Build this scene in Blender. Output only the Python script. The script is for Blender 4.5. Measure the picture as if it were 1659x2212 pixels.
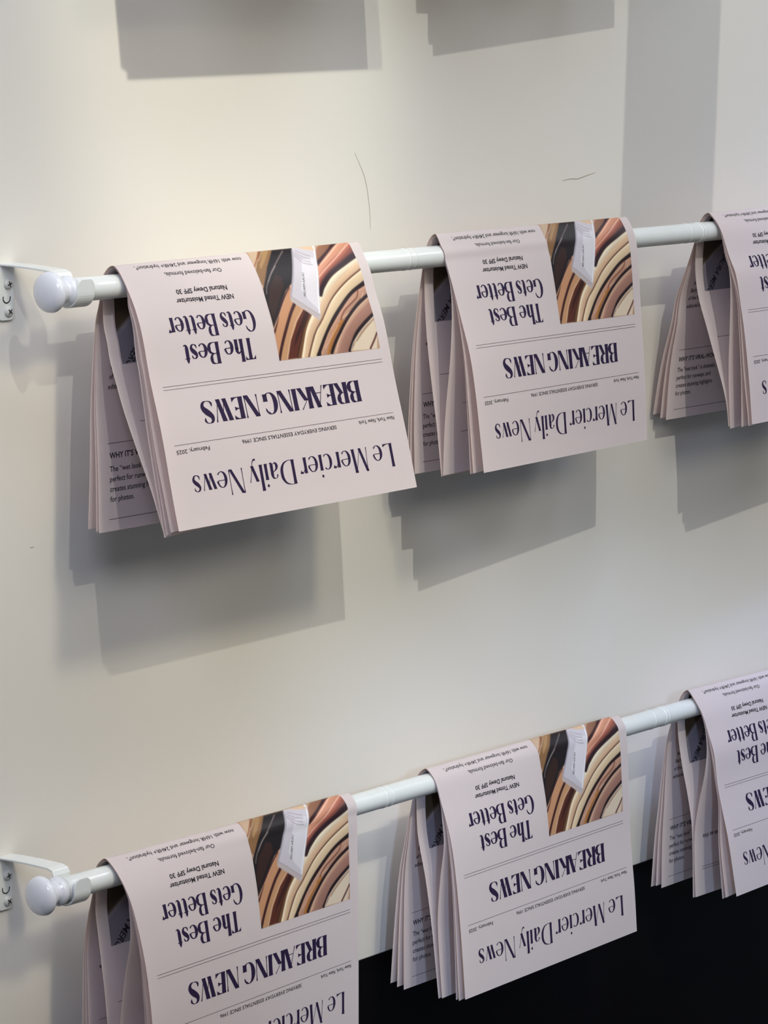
import bpy, bmesh, math
import numpy as np
from mathutils import Matrix, Vector

for o in list(bpy.data.objects):
    bpy.data.objects.remove(o)
SC = bpy.context.scene
COL = SC.collection

# ------------------------------------------------------------------ camera
cam = bpy.data.cameras.new('camera')
camo = bpy.data.objects.new('camera', cam)
COL.objects.link(camo)
cam.sensor_fit = 'VERTICAL'
cam.sensor_height = 36.0
cam.lens = 7126.66 * 36.0 / 2212.0
cam.clip_start = 0.05
YAW, PITCH, ROLL = 0.89170, 0.171618, 0.025615
fw = Vector((math.sin(YAW) * math.cos(PITCH), math.cos(YAW) * math.cos(PITCH), -math.sin(PITCH)))
rt = fw.cross(Vector((0, 0, 1))).normalized()
up = rt.cross(fw)
r2 = rt * math.cos(ROLL) + up * math.sin(ROLL)
u2 = -rt * math.sin(ROLL) + up * math.cos(ROLL)
M = Matrix((r2, u2, -fw)).transposed().to_4x4()
M.translation = Vector((-1.81816, -1.84725, 0.41070))
camo.matrix_world = M
SC.camera = camo

# ------------------------------------------------------------------ light
SC.view_settings.view_transform = 'Standard'
SC.view_settings.look = 'None'
SC.view_settings.gamma = 1.0
SC.view_settings.use_curve_mapping = False
SC.view_settings.exposure = 0.0
w = bpy.data.worlds.new('world')
SC.world = w
w.use_nodes = True
w.node_tree.nodes['Background'].inputs[0].default_value = (0.72, 0.85, 1.0, 1)
w.node_tree.nodes['Background'].inputs[1].default_value = 0.155


def lamp(name, kind, loc, target, power, color, **kw):
    l = bpy.data.lights.new(name, kind)
    l.energy = power
    l.color = color
    for k, v in kw.items():
        setattr(l, k, v)
    o = bpy.data.objects.new(name, l)
    COL.objects.link(o)
    o.location = loc
    d = Vector(target) - Vector(loc)
    o.rotation_euler = d.to_track_quat('-Z', 'Y').to_euler()
    return o


# shop lighting: a far track spot (crisp shadows), a narrow pool of light on the upper wall, soft overhead panels; the fill lamps are additions that match tones
K = Vector((-0.57, -1.0, 1.0)).normalized()          # direction of the track spots that throw the crisp shadows
lamp('track_spot', 'SPOT', Vector((.65, 0, .30)) + K * 9.0, Vector((.65, 0, .30)), 830.2, (1.000, 0.985, 0.890), spot_size=math.radians(12), spot_blend=0.9, shadow_soft_size=0.035)
lamp('cool_fill_spot', 'SPOT', (1.25, -0.9, 1.7), (1.25, -0.05, -0.35), 70.0, (0.320, 0.440, 1.000), spot_size=math.radians(26), spot_blend=1.0, shadow_soft_size=0.10)  # added blue fill for the lower right papers, no known fixture
lamp('ceiling_panel', 'AREA', (0.2, -1.2, 2.2), (0.45, 0, 0.0), 22.5, (0.748, 0.843, 1.000), shape='RECTANGLE', size=2.4, size_y=0.6)
lamp('shop_panel', 'AREA', (0.1, -2.1, 1.5), (0.45, 0, 0.0), 2.9, (1.000, 0.758, 0.350), shape='RECTANGLE', size=2.4, size_y=0.9)
lamp('left_fill', 'AREA', (-1.8, -1.4, 1.5), (0.3, 0, 0.0), 20.2, (0.735, 0.779, 1.000), shape='RECTANGLE', size=0.7, size_y=0.7)  # soft fill added from the left, no fixture known there
lamp('right_fill', 'AREA', (2.4, -1.4, 1.7), (0.6, 0, 0.0), 10.3, (0.918, 0.930, 1.000), shape='RECTANGLE', size=0.7, size_y=0.7)  # added fill on the right side, strength fitted to tones
lamp('low_left_fill', 'SPOT', (-1.5, -2.3, 0.5), (0.85, 0, -0.62), 96.0, (0.500, 0.690, 1.000), spot_size=math.radians(17), spot_blend=0.6, shadow_soft_size=0.08)  # added to brighten the low row of papers only
lamp('front_right_fill', 'AREA', (1.0, -2.4, 1.15), (0.6, 0, -0.1), 0.8, (1.000, 0.850, 0.700), shape='RECTANGLE', size=0.5, size_y=0.5)  # weak added fill that lightens the shade under the papers
lamp('pool_spot', 'SPOT', Vector((.25,0,.305)) + K * 2.6, Vector((.25,0,.305)), 112.0, (1.000, 0.990, 0.800), spot_size=math.radians(11), spot_blend=0.9, shadow_soft_size=0.02)
lamp('low_fill', 'SPOT', (0.0, -1.6, 1.4), (0.08, 0, -0.42), 50.0, (1.000, 0.887, 0.652), spot_size=math.radians(36), spot_blend=1.0, shadow_soft_size=0.12)  # extra lamp put in to lift the lower rows
lamp('front_fill', 'AREA', (0.0, -2.7, 1.25), (0.45, 0, -0.1), 11.0, (1.000, 0.928, 0.760), shape='RECTANGLE', size=1.2, size_y=0.6)  # added frontal fill, shortens the shadows below the papers


# ------------------------------------------------------------------ helpers
def new_mesh(name, verts, faces, mat=None, parent=None, smooth=False, colors=None):
    me = bpy.data.meshes.new(name)
    me.from_pydata([tuple(v) for v in verts], [], faces)
    me.update()
    if mat:
        me.materials.append(mat)
    if smooth:
        me.polygons.foreach_set('use_smooth', [True] * len(me.polygons))
    if colors is not None:
        a = me.color_attributes.new('print', 'FLOAT_COLOR', 'POINT')
        a.data.foreach_set('color', np.asarray(colors, dtype=np.float32).ravel())
    o = bpy.data.objects.new(name, me)
    COL.objects.link(o)
    if parent is not None:
        o.parent = parent
    return o


def thing(name, loc, label, cat, group=None):
    o = bpy.data.objects.new(name, None)
    o.empty_display_size = 0.02
    COL.objects.link(o)
    o.location = loc
    o['label'] = label
    o['category'] = cat
    if group:
        o['group'] = group
    return o


def mat(name, col, rough=0.5, spec=0.5, trans=0.0, bump=None, coat=0.0, noise=None):
    m = bpy.data.materials.new(name)
    m.use_nodes = True
    nt = m.node_tree
    b = nt.nodes['Principled BSDF']
    b.inputs['Base Color'].default_value = (*col, 1)
    b.inputs['Roughness'].default_value = rough
    b.inputs['Specular IOR Level'].default_value = spec
    b.inputs['Coat Weight'].default_value = coat
    tc = nt.nodes.new('ShaderNodeTexCoord')
    if noise:
        sc, amt = noise
        n = nt.nodes.new('ShaderNodeTexNoise')
        n.inputs['Scale'].default_value = sc
        n.inputs['Detail'].default_value = 4
        nt.links.new(tc.outputs['Object'], n.inputs['Vector'])
        mx = nt.nodes.new('ShaderNodeMix')
        mx.data_type = 'RGBA'
        mx.inputs[6].default_value = (*[c * (1 - amt) for c in col], 1)
        mx.inputs[7].default_value = (*[min(1, c * (1 + amt)) for c in col], 1)
        nt.links.new(n.outputs['Fac'], mx.inputs[0])
        nt.links.new(mx.outputs[2], b.inputs['Base Color'])
    if bump:
        sc, st, dist = bump
        n = nt.nodes.new('ShaderNodeTexNoise')
        n.inputs['Scale'].default_value = sc
        n.inputs['Detail'].default_value = 3
        nt.links.new(tc.outputs['Object'], n.inputs['Vector'])
        bp = nt.nodes.new('ShaderNodeBump')
        bp.inputs['Strength'].default_value = st
        bp.inputs['Distance'].default_value = dist
        nt.links.new(n.outputs['Fac'], bp.inputs['Height'])
        nt.links.new(bp.outputs[0], b.inputs['Normal'])
    if trans > 0:
        t = nt.nodes.new('ShaderNodeBsdfTranslucent')
        t.inputs['Color'].default_value = (0.95, 0.68, 0.52, 1)
        mix = nt.nodes.new('ShaderNodeMixShader')
        mix.inputs[0].default_value = trans
        nt.links.new(b.outputs[0], mix.inputs[1])
        nt.links.new(t.outputs[0], mix.inputs[2])
        nt.links.new(mix.outputs[0], nt.nodes['Material Output'].inputs['Surface'])
    return m


def s2l(c):
    return tuple(((x / 255) / 12.92 if x / 255 < 0.04045 else ((x / 255 + 0.055) / 1.055) ** 2.4) for x in c)


MW = mat('wall_paint', (0.80, 0.770, 0.712), 0.55, 0.3, bump=(260, 0.08, 0.0006), noise=(3.0, 0.012))
MB = mat('black_paint', (0.0028, 0.0022, 0.0032), 0.42, 0.14, noise=(5, 0.25))
MM = mat('white_enamel', (0.77, 0.80, 0.785), 0.24, 0.5, coat=0.3, bump=(180, 0.10, 0.0005), noise=(40, 0.05))
MK = mat('knob_enamel', (0.76, 0.78, 0.84), 0.22, 0.5, coat=0.4, bump=(120, 0.10, 0.0005))
MS = mat('screw_metal', (0.62, 0.62, 0.60), 0.3, 0.6)
MD = mat('screw_recess', (0.03, 0.03, 0.035), 0.6, 0.3)
MP = mat('newsprint', (0.745, 0.665, 0.665), 0.50, 0.28, trans=0.17, bump=(900, 0.05, 0.0002), noise=(18, 0.012))
MI = mat('violet_ink', (0.022, 0.010, 0.045), 0.5, 0.3)
MT = mat('black_ink', (0.02, 0.016, 0.022), 0.5, 0.3)
MR = mat('rule_ink', (0.10, 0.075, 0.085), 0.5, 0.3)
MG = mat('scuff', (0.40, 0.36, 0.28), 0.7, 0.2)


def pic_mat():
    m = bpy.data.materials.new('picture_print')
    m.use_nodes = True
    nt = m.node_tree
    b = nt.nodes['Principled BSDF']
    a = nt.nodes.new('ShaderNodeAttribute')
    a.attribute_name = 'print'
    nt.links.new(a.outputs['Color'], b.inputs['Base Color'])
    b.inputs['Roughness'].default_value = 0.42
    b.inputs['Specular IOR Level'].default_value = 0.35
    return m


MPIC = pic_mat()


def box(name, lo, hi, m, parent=None, bev=0.0):
    x0, y0, z0 = lo
    x1, y1, z1 = hi
    v = [(x0, y0, z0), (x1, y0, z0), (x1, y1, z0), (x0, y1, z0), (x0, y0, z1), (x1, y0, z1), (x1, y1, z1), (x0, y1, z1)]
    f = [(0, 3, 2, 1), (4, 5, 6, 7), (0, 1, 5, 4), (1, 2, 6, 5), (2, 3, 7, 6), (3, 0, 4, 7)]
    o = new_mesh(name, v, f, m, parent)
    if bev:
        md = o.modifiers.new('bevel', 'BEVEL')
        md.width = bev
        md.segments = 3
    return o


def copy_tree(o, parent=None, matname=None):
    c = o.copy()
    COL.objects.link(c)
    c.parent = parent
    for ch in list(o.children):
        copy_tree(ch, c)
    return c


# ------------------------------------------------------------------ setting
o = box('wall_back', (-3.0, 0.0, -1.7), (4.0, 0.10, 1.6), MW)
o['kind'] = 'structure'
wall = o
o = box('floor', (-3.0, -3.2, -1.75), (4.0, 0.10, -1.7), mat('dark_floor', (0.03, 0.028, 0.028), 0.5, 0.3, noise=(6, 0.2)))
o['kind'] = 'structure'
o = box('baseboard_back', (-3.0, -0.0015, -1.7), (4.0, 0.0, -0.5160), MB)
o['kind'] = 'structure'


def ribbon(name, pts, wd, m, parent, y=-0.0002):
    v, f = [], []
    for i, (x, z) in enumerate(pts):
        a = pts[max(0, i - 1)]
        b = pts[min(len(pts) - 1, i + 1)]
        dx, dz = b[0] - a[0], b[1] - a[1]
        l = math.hypot(dx, dz)
        ww = wd * (0.4 + 0.6 * math.sin(math.pi * (i + .5) / len(pts)))
        nx, nz = -dz / l * ww / 2, dx / l * ww / 2
        v += [(x + nx, y, z + nz), (x - nx, y, z - nz)]
        if i:
            k = 2 * i
            f.append((k - 2, k - 1, k + 1, k))
    return new_mesh(name, v, f, m, parent)


ribbon('scratch', [(.4165, .2266), (.424, .216), (.4300, .207), (.4345, .196), (.438, .182), (.4400, .170), (.4410, .1585)], 0.0005, MG, wall)
ribbon('scuff_mark', [(.7273, .190), (.741, .1912), (.752, .1905), (.765, .193), (.7798, .1955)], 0.0008, MG, wall)
ribbon('scuff_mark', [(.021, -.0744), (.023, -.0748), (.0255, -.0745)], 0.0007, MG, wall)

# ------------------------------------------------------------------ rods and brackets
D = 0.062
ZT, ZB, ZU = 0.1382, -0.3404, 0.6168
RR = 0.0095


def lathe(name, prof, m, parent, seg=40):
    # revolve (x, r) about the local x axis
    v, f = [], []
    n = len(prof)
    for x, r in prof:
        for k in range(seg):
            a = 2 * math.pi * k / seg
            v.append((x, r * math.cos(a), r * math.sin(a)))
    for i in range(n - 1):
        for k in range(seg):
            k2 = (k + 1) % seg
            f.append((i * seg + k, i * seg + k2, (i + 1) * seg + k2, (i + 1) * seg + k))
    f.append(tuple(range(seg)))
    f.append(tuple(reversed(range((n - 1) * seg, n * seg))))
    o = new_mesh(name, v, f, m, parent, smooth=True)
    bm = bmesh.new()
    bm.from_mesh(o.data)
    bmesh.ops.recalc_face_normals(bm, faces=bm.faces)
    bm.to_mesh(o.data)
    bm.free()
    return o


def finial_profile(x0, sgn):
    P = [(0.004, 0.0094), (0.0015, 0.0099), (0.0005, 0.0108), (-0.0015, 0.0118), (-0.0040, 0.0119), (-0.0058, 0.0110), (-0.0068, 0.0096),
         (-0.0080, 0.0090), (-0.0098, 0.0092), (-0.0110, 0.0104), (-0.0135, 0.0107), (-0.0155, 0.0098), (-0.0165, 0.0100), (-0.0176, 0.0135), (-0.0188, 0.0155), (-0.0200, 0.0160), (-0.0213, 0.0158)]
    for a in range(8, 91, 7):
        t = math.radians(a)
        P.append((-0.0213 - 0.0078 * math.sin(t), 0.0158 * math.cos(t)))
    P.append((-0.02911, 0.0004))
    return [(x0 + sgn * x, r) for x, r in P]


def make_rod(z, label, x_left, joints, x_right=1.46):
    t = thing('curtain_rod', (x_left, -D, z), label, 'rod', 'white rods on the wall')
    L = x_right - x_left
    jx = [j - x_left for j in joints]
    prof = [(0.0, RR)]
    n = 60
    for i in range(1, n):
        prof.append((L * i / n, RR))
    prof.append((L, RR))
    lathe('tube', prof, MM, t)
    for j, wd, ex in [(jx[0], 0.0016, 0.00030), (jx[0] + 0.0085, 0.0012, 0.00022), (jx[1], 0.0014, 0.0003), (jx[1] + 0.019, 0.0022, 0.0004), (jx[1] + 0.0235, 0.0016, 0.0003)]:
        lathe('joint_ring', [(j - wd, RR - 0.0002), (j - wd * .6, RR + ex), (j + wd * .6, RR + ex), (j + wd, RR - 0.0002)], MM, t)
    k = lathe('finial', finial_profile(0.0, 1), MK, t)
    k['label'] = 'round mushroom knob on the rod end'
    lathe('finial', finial_profile(L, -1), MK, t)
    return t


def make_bracket(z, label, x0=0.0):
    t = thing('rod_bracket', (x0, 0, z), label, 'bracket', 'rod brackets on the wall')
    # wall plate with rounded lower corners
    pts = [(-.0165, .0168), (.0, .0168)]
    for cx, cz, a0 in ((-.004, -.0242, 0), (-.0125, -.0242, -90)):
        for a in range(0, 91, 15):
            r = math.radians(a0 - a)
            pts.append((cx + .004 * math.cos(r), cz + .004 * math.sin(r)))
    th = 0.0022
    n = len(pts)
    v = [(x, -th, zz) for x, zz in pts] + [(x, -0.00005, zz) for x, zz in pts]
    f = [tuple(range(n)), tuple(reversed(range(n, 2 * n)))] + [(i, i + n, (i + 1) % n + n, (i + 1) % n) for i in range(n)]
    o = new_mesh('wall_plate', v, f, MM, t)
    md = o.modifiers.new('bevel', 'BEVEL'); md.width = .0005; md.segments = 2
    # arm and cradle: one bent strip; path in (y, z) with a sideways drift in x
    path = [(-0.0004, .0160), (-.012, .0158), (-.024, .0152), (-.036, .0142), (-.044, .0134), (-.0485, .0118), (-.0502, .0085), (-.0503, .003), (-.0503, -.001)]
    R = 0.0117
    for a in range(10, 181, 10):
        r = math.radians(a)
        path.append((-D + R * math.cos(r), -.001 - R * math.sin(r)))
    path += [(-D - R, .002), (-D - R, .0045), (-D - R, .0066), (-D - R, .0082), (-D - R, .0093), (-D - R, .0098)]
    hw = 0.0096
    v, f = [], []
    m_ = len(path)
    for i, (y, zz) in enumerate(path):
        cx = -.0083 + (.0143) * min(1, max(0, -y / .046))
        e = m_ - 1 - i
        wd = hw
        if e < 6:
            wd = hw * [0.30, .55, .74, .88, .96, 1.0][e]
        if i < 8:
            wd = .0083 + (hw - .0083) * i / 8
        a = path[max(0, i - 1)]; b = path[min(m_ - 1, i + 1)]
        dy, dz = b[0] - a[0], b[1] - a[1]
        l = math.hypot(dy, dz)
        ny, nz = -dz / l, dy / l
        for s in (-1, 1):
            for k in (-1, 1):
                v.append((cx + k * wd, y + ny * s * .0009, zz + nz * s * .0009))
    for i in range(m_ - 1):
        a = 4 * i; b = a + 4
        f += [(a, b, b + 1, a + 1), (a + 2, a + 3, b + 3, b + 2), (a, a + 2, b + 2, b), (a + 1, b + 1, b + 3, a + 3)]
    f += [(0, 1, 3, 2), (4 * m_ - 4, 4 * m_ - 2, 4 * m_ - 1, 4 * m_ - 3)]
    o = new_mesh('arm', v, f, MM, t)
    o['label'] = 'flat arm curling into a cradle around the rod'
    md = o.modifiers.new('bevel', 'BEVEL'); md.width = .0005; md.segments = 2; md.limit_method = 'ANGLE'
    # fastening screws and a keyhole slot between them
    for dz, xx, rot in ((0.0005, -.0072, 20), (-.0212, -.0064, 50)):
        v, f = [], []
        seg = 28
        rings = [(.0043, -.0021), (.0043, -.0029), (.0038, -.0037), (.0027, -.0043), (.0012, -.0046)]
        for r, y in rings:
            for k in range(seg):
                a = 2 * math.pi * k / seg
                v.append((xx + r * math.cos(a), y, dz + r * math.sin(a)))
        for i in range(len(rings) - 1):
            for k in range(seg):
                k2 = (k + 1) % seg
                f.append((i * seg + k, i * seg + k2, (i + 1) * seg + k2, (i + 1) * seg + k))
        f.append(tuple(range(4 * seg, 5 * seg)))
        s = new_mesh('screw', v, f, MS, t, smooth=True)
        v = []
        cr = []
        for k in range(4):
            a = math.radians(rot + 90 * k)
            ca, sa = math.cos(a), math.sin(a)
            for rr, ww in ((.0006, -.0006), (.0026, -.00035), (.0026, .00035)):
                cr.append((xx + rr * ca - ww * sa, -.00475, dz + rr * sa + ww * ca))
        new_mesh('cross_slot', cr, [tuple(range(12))], MD, s)
    v = []
    for k in range(13):
        a = math.radians(-200 + 18 * k)
        for r in (.0034, .0044):
            v.append((-.0085 + r * math.cos(a), -.0024, -.0105 + r * math.sin(a)))
    new_mesh('keyhole_slot', v, [(2 * k, 2 * k + 1, 2 * k + 3, 2 * k + 2) for k in range(12)], MD, t)
    return t


rodT = make_rod(ZT, 'white metal rod across the middle of the wall carrying three newspapers', 0.0, (.4106, .8467))
rodB = make_rod(ZB, 'white metal rod low on the wall above the black base', -0.0045, (.399, .818))
rodU = make_rod(ZU, 'white metal rod above the picture edge', 0.0, (.41, .84))
brT = make_bracket(ZT, 'white metal bracket with two screws at the left end of the middle rod')
brB = make_bracket(ZB, 'white metal bracket with two screws at the left end of the low rod', 0.003)
brU = make_bracket(ZU, 'white metal bracket above the picture edge at the left')
for b, l in ((brT, 'white bracket far right on the middle rod'), (brB, 'white bracket far right on the low rod'), (brU, 'white bracket far right on the rod above the picture edge')):
    c = copy_tree(b)
    c.location.x = 1.435
    c['label'] = l

# ------------------------------------------------------------------ newspapers
HALF = 218.0


def smooth_poly(P, k=8):
    P = np.array(P, float)
    Q = np.vstack([2 * P[0] - P[1], P, 2 * P[-1] - P[-2]])
    out = []
    for i in range(1, len(Q) - 2):
        p0, p1, p2, p3 = Q[i - 1], Q[i], Q[i + 1], Q[i + 2]
        # centripetal-ish: limited tangents
        d1 = np.linalg.norm(p2 - p1)
        m1 = (p2 - p0) / (np.linalg.norm(p2 - p1) + np.linalg.norm(p1 - p0)) * d1
        m2 = (p3 - p1) / (np.linalg.norm(p3 - p2) + np.linalg.norm(p2 - p1)) * d1
        for j in range(k):
            t = j / k
            out.append((2 * t**3 - 3 * t**2 + 1) * p1 + (t**3 - 2 * t**2 + t) * m1 + (-2 * t**3 + 3 * t**2) * p2 + (t**3 - t**2) * m2)
    out.append(P[-1])
    return np.array(out)


def resample(P, n):
    d = np.r_[0, np.cumsum(np.hypot(*np.diff(P, axis=0).T))]
    s = np.linspace(0, d[-1], n)
    return np.c_[np.interp(s, d, P[:, 0]), np.interp(s, d, P[:, 1])]


def relax(P, it):
    P = P.copy()
    for _ in range(it):
        P[1:-1] = P[1:-1] * .5 + (P[:-2] + P[2:]) * .25
    return P


NH = 110   # rows per half


def offset_in(P, d):
    # move a front polyline (crest first) towards the rod side
    T = np.gradient(P, axis=0)
    T /= np.linalg.norm(T, axis=1)[:, None] + 1e-9
    Nn = np.c_[-T[:, 1], T[:, 0]]       # going down the front: (0,-1) -> (+1,0)
    return P + Nn * d


def half_front(pts, k, base=None):
    # pts crest->bottom in mm; for inner leaves 'base' is the outer leaf's own points up to the height where they part
    if base is not None:
        z0 = pts[0][1]
        pre = [q for q in base if q[1] > z0 + 7]
        P = np.array(pre, float)
        P = offset_in(P, 0.55 * (k - 1))
        P = np.vstack([P, pts])
    else:
        P = np.array(pts, float)
    return P


def half_rear(crest, pts, k):
    e = 0.5 * (4 - k)
    pre = [(0, crest), (3.2, crest - 1.2), (6.6 + e, crest * .62), (10.0 + e, 4.2), (11.2 + e, -3.0)]
    return np.array(pre + [q for q in pts if q[1] < -9], float)


def sheet_curve(front, rear, rmin):
    F = relax(resample(smooth_poly(front), NH + 1), 3)
    R = relax(resample(smooth_poly(rear), NH + 1), 3)
    P = np.vstack([F[::-1], R[1:]])
    a = P[NH - 6:NH + 7].copy()
    P[NH - 6:NH + 7] = relax(a, 2)
    r = np.hypot(P[:, 0], P[:, 1])
    m = (r < rmin) & (P[:, 1] > -14)
    P[m] *= (rmin / r[m])[:, None]
    P[NH - 25:NH + 26] = relax(P[NH - 25:NH + 26], 1)
    return P


class Sheet:
    def __init__(s, x0, x1, Lc, Rc, z):
        s.x0, s.x1, s.z = x0, x1, z
        s.L, s.R = Lc / 1000, Rc / 1000
        s.N = len(Lc)

    def pt(s, u, t):
        # u 0..1 across, t in mm from the front bottom edge to the rear bottom edge
        u = np.asarray(u, float)
        f = np.clip(np.asarray(t, float) / (2 * HALF) * (s.N - 1), 0, s.N - 1.0001)
        i = f.astype(int)
        w = (f - i)[..., None]
        a = s.L[i] * (1 - w) + s.L[i + 1] * w
        b = s.R[i] * (1 - w) + s.R[i + 1] * w
        q = a + (b - a) * u[..., None]
        return np.stack([s.x0 + u * (s.x1 - s.x0), -D + q[..., 0], s.z + q[..., 1]], -1)

    def on(s, u, t, off):
        h = 1.5
        p = s.pt(u, t)
        du = s.pt(np.asarray(u) + .004, t) - s.pt(np.asarray(u) - .004, t)
        dt = s.pt(u, np.asarray(t) + h) - s.pt(u, np.asarray(t) - h)
        n = np.cross(du, dt)
        n /= np.linalg.norm(n, axis=-1)[..., None]
        return p + n * off

    def mesh(s, name, parent, org, nu=14):
        us = np.linspace(0, 1, nu + 1)
        ts = np.arange(s.N) / (s.N - 1) * 2 * HALF
        U, T = np.meshgrid(us, ts)
        v = s.pt(U, T).reshape(-1, 3) - org
        f = []
        c = nu + 1
        for i in range(s.N - 1):
            for j in range(nu):
                a = i * c + j
                f.append((a, a + 1, a + 1 + c, a + c))
        return new_mesh(name, v, f, MP, parent, smooth=True)


# ---- lettering: strips of variable width in glyph space (cap height = 1)
def cat(P, k=6):
    P = np.array(P, float)
    Q = np.vstack([2 * P[0] - P[1], P, 2 * P[-1] - P[-2]])
    out = []
    for i in range(1, len(Q) - 2):
        for j in range(k):
            t = j / k
            p0, p1, p2, p3 = Q[i - 1:i + 3]
            out.append(.5 * (2 * p1 + (p2 - p0) * t + (2 * p0 - 5 * p1 + 4 * p2 - p3) * t**2 + (3 * p1 - p0 - 3 * p2 + p3) * t**3))
    out.append(P[-1])
    return np.array(out)


def st_S(P, k=6):
    # smooth stroke, width across the path
    C = cat(P, k)
    T = np.gradient(C[:, :2], axis=0)
    T /= np.linalg.norm(T, axis=1)[:, None] + 1e-9
    n = np.c_[-T[:, 1], T[:, 0]]
    h = np.maximum(C[:, 2:3], .012) / 2
    return C[:, :2] + n * h, C[:, :2] - n * h


def st_H(x0, y0, x1, y1, w0, w1=None, fl=0.0, k=6):
    # stem cut level at both ends; fl flares the ends
    w1 = w0 if w1 is None else w1
    t = np.array([0, .05, .12, .3, .5, .7, .88, .95, 1.0])
    e = np.array([1, .55, .2, 0, 0, 0, .2, .55, 1]) * fl
    x = x0 + (x1 - x0) * t
    y = y0 + (y1 - y0) * t
    w = w0 + (w1 - w0) * t + e
    return np.c_[x - w / 2, y], np.c_[x + w / 2, y]


def st_B(x0, x1, y, h, tip=0.0, side=1):
    # level bar; tip = height of a wedge at its far end
    t = np.linspace(0, 1, 6)
    x = x0 + (x1 - x0) * t
    e = tip * np.clip((t - .45) / .55, 0, 1)**1.6
    return np.c_[x, y + h / 2 + e * (side > 0)], np.c_[x, y - h / 2 - e * (side < 0)]


def st_A(cx, cy, rx, ry, a0, a1, w, h, k=22, left=1.0, right=1.0):
    a = np.radians(np.linspace(a0, a1, k))
    c, s = np.cos(a), np.sin(a)
    ww = h + (w - h) * np.abs(c)**1.5 * np.where(c < 0, left, right)
    px, py = cx + rx * c, cy + ry * s
    nx, ny = c / rx, s / ry
    l = np.hypot(nx, ny)
    nx, ny = nx / l, ny / l
    return np.c_[px + nx * ww / 2, py + ny * ww / 2], np.c_[px - nx * ww / 2, py - ny * ww / 2]


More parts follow.
